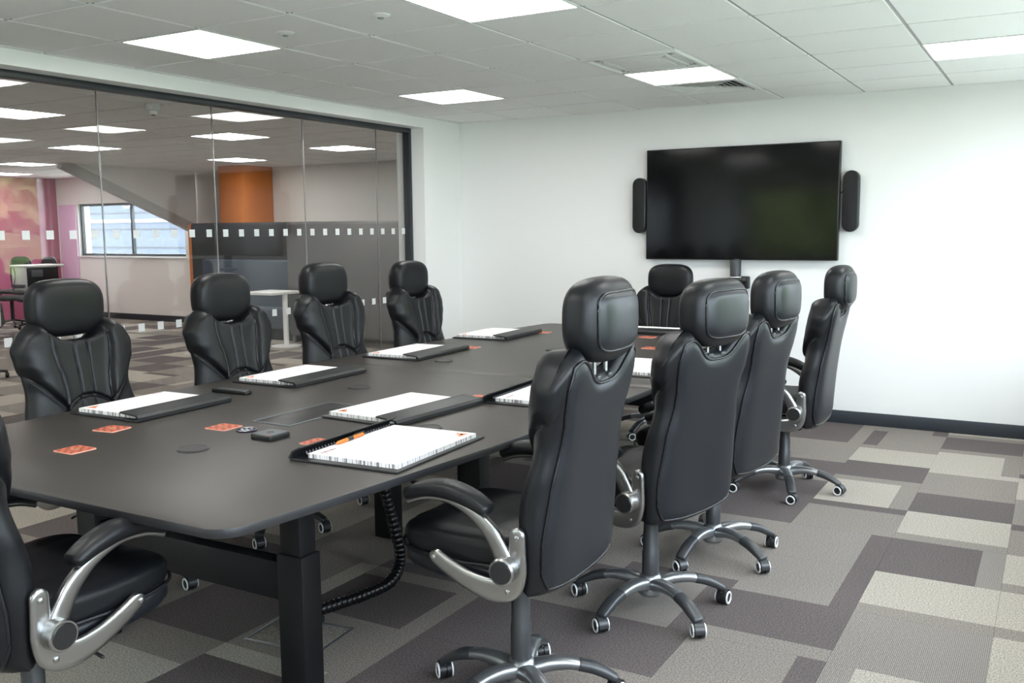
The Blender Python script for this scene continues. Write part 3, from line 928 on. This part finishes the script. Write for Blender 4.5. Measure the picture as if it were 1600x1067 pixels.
# pen on the near notepad
pen = empty('pen', tp(1.475, -.70)+(TT+.008+.0148+.007,), math.radians(96)); tag(pen, 'orange and black ballpoint pen on the nearest notepad', 'pen')
lathe('barrel', [(.002, -.085), (.006, -.070), (.0068, -.02)], 'orange', pen, 14, axis='X')
lathe('grip', [(.0072, -.02), (.0072, .012)], 'plastic', pen, 14, axis='X')
lathe('cap', [(.0068, .012), (.0068, .075), (.004, .080)], 'orange', pen, 14, axis='X')
box('clip', .02, .085, -.002, .002, .007, .010, 'plastic', pen, bev=.001)

# orange patterned coasters
def coaster_mat():
    m = bpy.data.materials.new('coaster_print'); m.use_nodes = True
    nt = m.node_tree; b = nt.nodes['Principled BSDF']; L = nt.links.new
    tc = nt.nodes.new('ShaderNodeTexCoord')
    wv = nt.nodes.new('ShaderNodeTexWave'); wv.wave_type = 'BANDS'; wv.bands_direction = 'DIAGONAL'; wv.inputs['Scale'].default_value = 17; wv.inputs['Distortion'].default_value = 5; wv.inputs['Detail'].default_value = 2; wv.inputs['Detail Scale'].default_value = 20
    r = nt.nodes.new('ShaderNodeValToRGB'); r.color_ramp.elements[0].position = .15; r.color_ramp.elements[1].position = .4
    r.color_ramp.elements[0].color = (.20, .045, .025, 1); r.color_ramp.elements[1].color = (.62, .13, .065, 1)
    L(tc.outputs['Object'], wv.inputs['Vector']); L(wv.outputs['Fac'], r.inputs['Fac']); L(r.outputs['Color'], b.inputs['Base Color'])
    b.inputs['Roughness'].default_value = .5
    return m
M['coast'] = coaster_mat()
coasters = [(.60, -1.225, 0, 'orange patterned coaster nearest the near left table end'), (.40, -.915, 8, 'orange patterned coaster tucked by the nearest glass-side folio'),
            (.785, -.675, 3, 'orange patterned coaster beside the small navy badge'), (1.325, -.705, 0, 'orange patterned coaster beside the near open folio'),
            (1.365, .395, 4, 'orange coaster at the end of the middle folio'), (.285, 1.995, 5, 'orange coaster by the third glass-side folio'),
            (.285, 3.035, 5, 'orange coaster by the farthest glass-side folio'), (1.135, 3.08, 0, 'orange coaster before the head-of-table folio'),
            (1.395, 2.50, 0, 'orange coaster beside the dark folio behind the chair headrest'), (1.375, 1.53, 0, 'orange coaster sliver seen between headrest posts of the raised chair')]
for x, y, rz, lab in coasters:
    e = empty('coaster', tp(x, y)+(TT,), math.radians(rz)); e.scale = (TS, TS, 1); tag(e, lab, 'coaster', 'orange coasters on the table')
    prism('mat_base', rrect(-.056, .056, -.054, .054, .01), 0, .003, 'coast_w', e)
    prism('printed_face', rrect(-.053, .053, -.051, .051, .008), .003, .0034, 'coast', e)
    lathe('printed_medallion', [(.020, .0034), (.020, .0037)], 'dark', e, 20)
    for r_ in (.011, .016): tube('printed_ring', [Vector((r_*math.cos(2*PI*i/16), r_*math.sin(2*PI*i/16), .0037)) for i in range(16)], .001, 'oprint', e, 5, True)
discs = [(.985, -1.01, 'round black cable cover nearest the table end'), (.65, .357, 'round black cable cover beyond the power box'), (.493, 1.361, 'round black cable cover by the third glass-side folio'),
         (1.545, -.30, 'round black cable cover between the two nearest right folios'), (1.385, .73, 'round black cable cover behind the half hidden folio'), (.86, 2.123, 'round black cable cover far along the table, partly behind the raised headrest')]
for x, y, lab in discs:
    e = lathe('cable_cover', [(.058, 0), (.0585, .002), (.056, .005), (.003, .0055)], 'disc', None, 40, ang=25)
    e.location = tp(x, y)+(TT,); e.scale = (TS, TS, 1); tag(e, lab, 'cable cover', 'round cable covers on the table')
    tube('rim', [Vector((.0545*math.cos(2*PI*i/40), .0545*math.sin(2*PI*i/40), .005)) for i in range(40)], .0012, 'piping', e, 5, True)
# remote control
rm = empty('remote_control', tp(.185, -.063)+(TT,), math.radians(3)); tag(rm, 'slim black remote control near the glass-side table edge', 'remote')
box('body', -.105, .105, -.022, .022, 0, .018, 'plastic', rm, bev=.006)
for k in range(7):
    for s in (-1, 0, 1): box('button', -.085+k*.022, -.073+k*.022, s*.012-.004, s*.012+.004, .018, .0195, 'devgrey', rm, bev=.001)
lathe('navigation_pad', [(.013, .018), (.013, .020)], 'devgrey', rm, 18, (.085, 0, 0))
# square dark puck
dv = empty('touch_controller', tp(1.095, -.725)+(TT,), math.radians(-2)); tag(dv, 'small square dark grey conference controller with rounded corners', 'controller')
prism('body', rrect(-.052, .052, -.052, .052, .012), 0, .019, 'plastic', dv, bev=.004)
prism('top_plate', rrect(-.046, .046, -.046, .046, .010), .019, .0202, 'devgrey', dv)
tube('touch_ring', [Vector((.012*math.cos(2*PI*i/20), .012*math.sin(2*PI*i/20), .0203)) for i in range(20)], .0012, 'bezel', dv, 5, True)
box('status_light', .028, .040, -.040, -.034, .0202, .0206, 'redprint', dv)
# navy badge
bd = lathe('badge', [(.037, 0), (.039, .002), (.039, .004), (.036, .006)], 'navy', None, 32); bd.location = tp(.915, -.675)+(TT,)
tag(bd, 'small round navy badge with white marks next to the controller', 'badge')
for k, (x, y) in enumerate([(-.012, .012), (.012, .014), (-.016, -.008), (.004, -.004), (.018, -.010), (0, -.020)]):
    prism('white_mark', rrect(x-.006, x+.006, y-.0035, y+.0035, .002, 3), .006, .0064, 'whiteprint', bd)
tube('badge_rim', [Vector((.036*math.cos(2*PI*i/32), .036*math.sin(2*PI*i/32), .0055)) for i in range(32)], .0012, 'chrome', bd, 5, True)

# ================================================================== SCREEN WALL
tv = empty('wall_screen', (1.465, YW, 1.73)); tag(tv, 'large black flat screen television mounted on the white wall', 'television')
box('casing', -.785, .785, -.085, -.03, -.455, .455, 'bezel', tv, bev=.006)
box('screen', -.775, .775, -.0865, -.085, -.442, .446, 'screen', tv)
box('wall_mount', -.3, .3, -.03, 0, -.2, .2, 'bezel', tv)
box('logo_bar', -.02, .02, -.0875, -.0855, -.4525, -.447, 'devgrey', tv)
for X, lab in ((.612, 'black pill-shaped speaker on the left of the wall screen'), (2.332, 'black pill-shaped speaker on the right of the wall screen')):
    s = empty('wall_speaker', (X, YW, 1.727)); tag(s, lab, 'speaker', 'pill-shaped wall speakers')
    def pill(r, hh, y0, y1, nm, m, bev=.0):
        pts = [(r*math.cos(PI*k/12), hh-r+r*math.sin(PI*k/12)) for k in range(13)]+[(-r*math.cos(PI*k/12), -hh+r-r*math.sin(PI*k/12)) for k in range(13)]
        n = len(pts); vs = []
        sc = [(1, y0), (1, y1+.008), (.96, y1+.002), (.90, y1)]
        for f, yy in sc:
            for a, b in pts: vs.append((a*f, yy, b-(b*(1-f)*.2)))
        fs = [tuple(range(n)), tuple(3*n+i for i in range(n))]
        for j in range(3):
            for i in range(n): fs.append((j*n+i, j*n+(i+1) % n, (j+1)*n+(i+1) % n, (j+1)*n+i))
        return mk(nm, vs, fs, m, s, ang=50)
    pill(.060, .232, -.03, -.085, 'cabinet', 'bezel'); pill(.054, .226, -.08, -.0885, 'grille', 'fabric')
    box('wall_bracket', -.02, .02, -.03, 0, -.08, .08, 'bezel', s, bev=.003)
    if X > 2: tube('speaker_cable', [Vector((-.05, -.03, .10)), Vector((-.075, -.025, .07)), Vector((-.10, -.03, .05))], .004, 'cable', s, 6)
cm = empty('conference_camera', (1.458, YW, 1.07)); tag(cm, 'grey cylindrical conference camera on a small shelf below the screen', 'camera')
lathe('camera_body', [(.040, .07), (.044, .074), (.044, .20), (.040, .206), (.01, .208)], 'camgrey', cm, 28, (0, -.085, 0))
lathe('light_ring', [(.045, .064), (.045, .071)], 'white', cm, 28, (0, -.085, 0))
box('camera_foot', -.075, .085, -.15, -.02, .035, .06, 'plastic', cm, bev=.008)
box('shelf_bracket', .01, .10, -.06, 0, -.03, .072, 'plastic', cm, bev=.01)

# ================================================================== CEILING FITTINGS
names = {(-1, 0): 'square LED ceiling panel nearest the glass partition, upper left', (-1, 4): 'square LED ceiling panel by the glass partition corner', (2, 0): 'square LED ceiling panel cut by the top picture edge',
         (2, 4): 'square LED ceiling panel between air unit and air grille', (5, 4): 'square LED ceiling panel on the window side near the screen wall', (5, 0): 'square LED ceiling panel on the window side behind the view',
         (2, -4): 'square LED ceiling panel behind the camera, middle row', (-1, -4): 'square LED ceiling panel behind the camera, glass side', (5, -4): 'square LED ceiling panel behind the camera, window side', (2, -8): 'square LED ceiling panel at the rear of the room'}
def lamp(i, j, label, m, grp):
    e = empty('ceiling_light', (i*.6+.3, j*.6+.3, H)); tag(e, label, 'ceiling light', grp)
    boxes('frame', [(-.294, .294, -.294, -.284, -.004, .02), (-.294, .294, .284, .294, -.004, .02), (-.294, -.284, -.284, .284, -.004, .02), (.284, .294, -.284, .284, -.004, .02)], 'white', e)
    box('diffuser', -.284, .284, -.284, .284, 0, .012, m, e)
for (i, j), _ in lamps.items(): lamp(i, j, names[(i, j)], 'lamp', 'meeting room ceiling lights')
ol = ['nearest LED ceiling panel of the office behind the glass', 'LED ceiling panel in the office above the third partition pane', 'LED ceiling panel in the office near the partition frame',
      'LED ceiling panel in the office middle, left of the smoke detector', 'LED ceiling panel in the office before the orange column', 'LED ceiling panel in the office at the left picture edge', 'small LED ceiling panel in the office above the far window',
      'small LED ceiling panel in the office above the magenta wall', 'LED ceiling panel deep in the office, out to the left', 'LED ceiling panel in the office beyond the left picture edge', 'LED ceiling panel in the office behind the sloping beam', 'LED ceiling panel in the office behind the solid wall']
for (i, j), l in zip(olamps, ol): lamp(i, j, l, 'olamp', 'office ceiling lights')
# air unit: cassette with four slots
ac = empty('air_unit', (1.5, 2.1, H)); tag(ac, 'square white ceiling air conditioning cassette beside the lit panel', 'air conditioner')
ringb = lambda o, i, z0, z1: [(-o, o, -o, -i, z0, z1), (-o, o, i, o, z0, z1), (-o, -i, -i, i, z0, z1), (i, o, -i, i, z0, z1)]
boxes('outer_frame', ringb(.298, .265, -.012, .02), 'white', ac, .003)
box('backing', -.27, .27, -.27, .27, .004, .02, 'tbar', ac)
boxes('inner_frame', ringb(.205, .165, -.010, .005), 'white', ac, .002)
box('centre_panel', -.15, .15, -.15, .15, -.012, .004, 'white', ac, bev=.004)
for k in range(4):
    a = PI/2*k
    v = box('air_vane', -.17, .17, -.243, -.225, -.006, .0, 'white', ac, bev=.002); v.rotation_euler = (0, 0, a)
    q = box('corner_screw', .19, .20, .19, .20, -.014, -.010, 'tbar', ac); q.rotation_euler = (0, 0, a)
gr = empty('air_grille', (1.5, 3.3, H)); tag(gr, 'square ceiling air grille with angled slats before the screen wall', 'air vent')
boxes('frame', ringb(.298, .262, -.008, .02), 'white', gr, .003)
box('duct_back', -.265, .265, -.265, .265, .015, .025, 'dark', gr)
for k in range(4):
    for q in range(6):
        d = .245-q*.038
        vs = [(-d, -d-.002, -.006), (d, -d-.002, -.006), (d, -d+.022, .010), (-d, -d+.022, .010), (-d, -d-.002, -.0045), (d, -d-.002, -.0045), (d, -d+.022, .0115), (-d, -d+.022, .0115)]
        o = mk('slat', vs, [(0, 1, 2, 3), (4, 5, 6, 7), (0, 1, 5, 4), (1, 2, 6, 5), (2, 3, 7, 6), (3, 0, 4, 7)], 'white', gr, smooth=False)
        o.rotation_euler = (0, 0, PI/2*k)
for x, y, lab in ((.29, .30, 'round white ceiling sensor beside the upper left LED panel'), (.94, .24, 'round ceiling sensor nearer the top picture edge')):
    e = lathe('ceiling_sensor', [(.016, -.014), (.030, -.011), (.044, -.004), (.046, .0)], 'white', None, 28); e.location = (x, y, H); tag(e, lab, 'sensor', 'ceiling sensors')
    lathe('sensor_lens', [(.004, -.020), (.014, -.018), (.018, -.012)], 'led', e, 20)
sd = lathe('smoke_detector', [(.030, -.085), (.034, -.06), (.055, -.05), (.058, -.02), (.050, 0)], 'white', None, 28); sd.location = (-2.44, 1.72, H); tag(sd, 'white smoke detector on the office ceiling behind the glass', 'smoke detector')
lathe('detector_lens', [(.012, -.092), (.02, -.085)], 'devgrey', sd, 16)

# ================================================================== OFFICE BEYOND THE GLASS
oc = empty('orange_column', (-7.26, 7.38, 0)); tag(oc, 'orange painted square column rising behind the grey booth', 'column')
box('column_shaft', -.26, .26, -.31, .31, 0, H, 'orangewall', oc, bev=.004)
os_ = box('orange_stub_wall', -8.46, -7.9, 7.25, 7.69, 0, 1.66, 'orangewall', bev=.004); tag(os_, 'narrow orange wall end left of the booth, below the sloping beam', 'wall panel')
sb = empty('sloping_soffit', (-8.75, 6.5, 0)); tag(sb, 'sloping stair soffit with grey edge beam in the office behind the glass', 'stair soffit')
A, B = (5.35, H), (YO-.02, 1.56)
y0, z0 = A; y1, z1 = B
vs = []
for X in (-.03, .03): vs += [(X, y0-6.5, z0), (X, y1-6.5, z0), (X, y1-6.5, z1)]
mk('soffit_panel', vs, [(0, 1, 2), (3, 4, 5), (0, 1, 4, 3), (1, 2, 5, 4), (2, 0, 3, 5)], 'owall', sb, smooth=False)
sweep('edge_beam', [Vector((.02, y0-6.5-.1, z0+.0)), Vector((.02, y1-6.5, z1))], (.06, .075), (1, 0, 0), 'beam', sb, 8, 8, capr=False, ang=30)
# acoustic booth
bt = empty('acoustic_booth', (-5.2, 6.6, 0)); tag(bt, 'high grey felt acoustic booth with slate blue seating', 'booth')
def panel(nm, x0, x1, y0, y1, z0, z1, m, bev): return box(nm, x0+5.2, x1+5.2, y0-6.6, y1-6.6, z0, z1, m, bt, bev=bev, seg=4)
panel('outer_panel', -5.46, -3.2, 6.30, 6.40, .10, 1.66, 'felt', .045)
panel('outer_panel', -3.30, -3.2, 6.40, 7.0, .10, 1.66, 'felt', .045)
panel('side_panel', -5.46, -5.36, 6.40, 6.85, .10, 1.66, 'feltdark', .04)
panel('back_panel', -7.96, -5.36, 6.85, 6.95, .10, 1.67, 'feltdark', .045)
panel('seat_back', -7.6, -5.48, 6.73, 6.85, .42, 1.12, 'bluefelt', .03)
panel('bench_seat', -7.3, -5.48, 6.42, 6.73, .15, .45, 'bluefelt', .04)
panel('plinth', -7.3, -5.48, 6.48, 6.8, .0, .15, 'plastic', .01)
for x in (-5.40, -3.27, -4.3): lathe('foot', [(.025, 0), (.025, .10)], 'chrome', bt, 14, (x+5.2, 6.35-6.6, 0))
ct = empty('cafe_table', (-5.22, 6.0, 0)); tag(ct, 'small white table with round base in front of the booth', 'table')
box('top', -.50, .05, -.30, .25, .70, .735, 'white', ct, bev=.006)
lathe('column', [(.036, .015), (.036, .70)], 'white', ct, 20)
lathe('base_disc', [(.20, 0), (.20, .010), (.06, .022)], 'white', ct, 36)
bo = empty('waste_bin', (-4.93, 6.1, 0)); tag(bo, 'small teal bin beside the white table column', 'bin')
lathe('bin_body', [(.07, 0), (.085, .40), (.078, .40), (.065, .02)], 'teal', bo, 22); lathe('bin_foot', [(.074, 0), (.074, .012)], 'plastic', bo, 22)
# far left: desk with printer, task chairs, pouf
dk = empty('low_desk', (-9.3, 5.2, 0)); tag(dk, 'dark low desk under the white printer in the office', 'desk')
box('desk_top', -.75, .75, -.4, .4, .66, .70, 'feltdark', dk, bev=.006)
for x in (-.7, .7):
    for y in (-.35, .35): box('leg', x-.025, x+.025, y-.025, y+.025, 0, .66, 'steel', dk)
pn = empty('printer', (-9.5, 5.25, .70)); tag(pn, 'white office printer with black side on the dark desk', 'printer')
box('body', -.19, .17, -.25, .25, 0, .34, 'white', pn, bev=.015)
box('side_module', .17, .20, -.24, .25, .03, .33, 'plastic', pn, bev=.008)
box('lid', -.21, .22, -.26, .34, .34, .375, 'white', pn, bev=.012)
box('control_panel', .20, .23, -.20, -.02, .20, .30, 'devgrey', pn, bev=.006)
box('paper_tray', -.17, .14, -.28, -.25, .05, .09, 'devgrey', pn, bev=.005)
tube('power_cable', cr([(-.10, -.265, .34), (-.06, -.27, .22), (-.11, -.27, .08), (-.16, -.262, .0)], 5), .005, 'cable', pn, 6)
def task_chair(x, y, th, lab, fr='plastic'):
    e = empty('task_chair', (x, y, 0), math.radians(th)); tag(e, lab, 'chair', 'office task chairs behind the glass')
    sup('seat', .24, .24, .045, 4, 4, 2.5, (0, .05, .48), 'feltdark', e, 28, 12)
    sup('backrest', .23, .035, .28, 4, 2.5, 3.2, (0, -.22, .86), 'feltdark', e, 28, 16)
    tube('back_frame', [Vector((.235*math.copysign(abs(math.cos(t))**.5, math.cos(t)), -.235, .86+.285*math.copysign(abs(math.sin(t))**.6, math.sin(t)))) for t in [2*PI*i/40 for i in range(40)]], .012, fr, e, 8, True)
    tube('spine', [Vector((0, -.25, .80)), Vector((0, -.27, .6)), Vector((0, -.1, .43))], .022, 'plastic', e, 8)
    lathe('gas_column', [(.03, .1), (.03, .44)], 'plastic', e, 16)
    for k in range(5):
        a = 2*PI*k/5
        lg = tube('base_leg', [Vector((.03*math.cos(a), .03*math.sin(a), .11)), Vector((.29*math.cos(a), .29*math.sin(a), .07))], .016, 'plastic', e, 8)
        lathe('caster', [(.012, -.02), (.028, -.016), (.028, .016), (.012, .02)], 'plastic', lg, 14, (.29*math.cos(a), .29*math.sin(a), .028), 'Y')
    for s in (-1, 1): tube('armrest', cr([(s*.25, -.05, .47), (s*.28, -.03, .58), (s*.28, .0, .66), (s*.28, .18, .67)], 5), .014, 'plastic', e, 8)
task_chair(-11.25, 5.95, 190, 'black task chair behind the printer, at the left picture edge')
task_chair(-10.55, 5.95, 175, 'black task chair behind the printer, right of the other')
task_chair(-6.08, 2.30, 150, 'dark task chair with pale frame cut by the left picture edge', 'white')
pf = empty('pouf', (-11.7, 6.9, 0)); tag(pf, 'round magenta pouf under the far desk', 'pouf')
sup('cushion', .32, .32, .20, 2, 2, 4, (0, 0, .22), 'magenta', pf, 32, 14); lathe('base_ring', [(.25, 0), (.25, .03)], 'plastic', pf, 28)
lp = box('lilac_bounce_strip', XO+.08, WX0-.03, YO-.03, YO-.001, .12, 2.05, 'pinkbounce', bev=.004); tag(lp, 'wall strip left of the far office window, tinted lilac for magenta bounce light', 'wall panel')  # added strip, its lilac stands in for magenta light bounced onto the wall

# ================================================================== OUTSIDE
def blob(name, parent, c, r, m, seed, sq=(1, 1, 1), sub=4):
    bm = bmesh.new(); bmesh.ops.create_icosphere(bm, subdivisions=sub, radius=1)
    rn = random.Random(seed); fr = [(Vector((rn.gauss(0, 1), rn.gauss(0, 1), rn.gauss(0, 1)))*s, rn.uniform(0, 6), a) for s, a in ((2.5, .10), (4, .08), (7, .06), (11, .05), (17, .04), (23, .03))]
    for v in bm.verts:
        d = 1+sum(a*math.sin(k.dot(v.co)+p) for k, p, a in fr)+rn.uniform(-.05, .05)
        v.co = Vector((v.co.x*sq[0], v.co.y*sq[1], v.co.z*sq[2]))*r*d+Vector(c)
    return obm(name, bm, m, parent, True, 20)
struct(box('ground', -30, 30, -25, 30, -.30, -.14, 'ground'))
hedges = [((8.6, 6.3), 'clipped green hedge outside the windows, screen wall end'), ((8.6, 2.2), 'clipped green hedge outside the windows, middle stretch'), ((8.6, -1.9), 'clipped green hedge outside the windows, camera end')]
for k, ((x, y), lab) in enumerate(hedges):
    e = empty('hedge', (x, y, -.14)); tag(e, lab, 'hedge', 'hedges outside the windows')
    blob('foliage', e, (0, 0, .75), 1.0, 'leaf', 50+k, (.7, 1.6, .75), 4)
trees = [((11.0, 7.4), 'broad leafy tree outside the windows, beyond the screen wall'), ((12.5, 2.5), 'broad leafy tree outside the windows, opposite the table'), ((-1.5, -11), 'leafy tree outside the rear window')]
for k, ((x, y), lab) in enumerate(trees):
    e = empty('tree', (x, y, -.14)); tag(e, lab, 'tree', 'trees outside the windows')
    lathe('trunk', [(.2, 0), (.14, 1.2), (.1, 2.4)], 'bark', e, 12)
    for q in range(6):
        rn = random.Random(k*9+q)
        blob('foliage', e, (rn.uniform(-.9, .9), rn.uniform(-1.6, 1.6), 2.2+rn.uniform(-.6, 1.0)), rn.uniform(1.1, 1.7), 'leaf2', k*9+q, sub=5)
nb = empty('neighbour_building', (-10, 14, -.14)); tag(nb, 'blue-grey clad building with white fascia outside the far office window', 'building')
box('cladding_wall', -26, 9, 0, 3, 0, 2.55, 'clad', nb)
for z in (1.25, 1.75, 2.2): box('cladding_joint', -26, 9, -.02, 0, z, z+.03, 'tedge', nb)
box('white_band', -26, 9, -.05, 0, 1.95, 2.03, 'cladw', nb)
box('fascia', -26, 9, -.10, 0, 2.5, 3.0, 'cladw', nb)
box('red_band', -26, 9, -.12, -.10, 2.72, 2.77, 'cladr', nb)
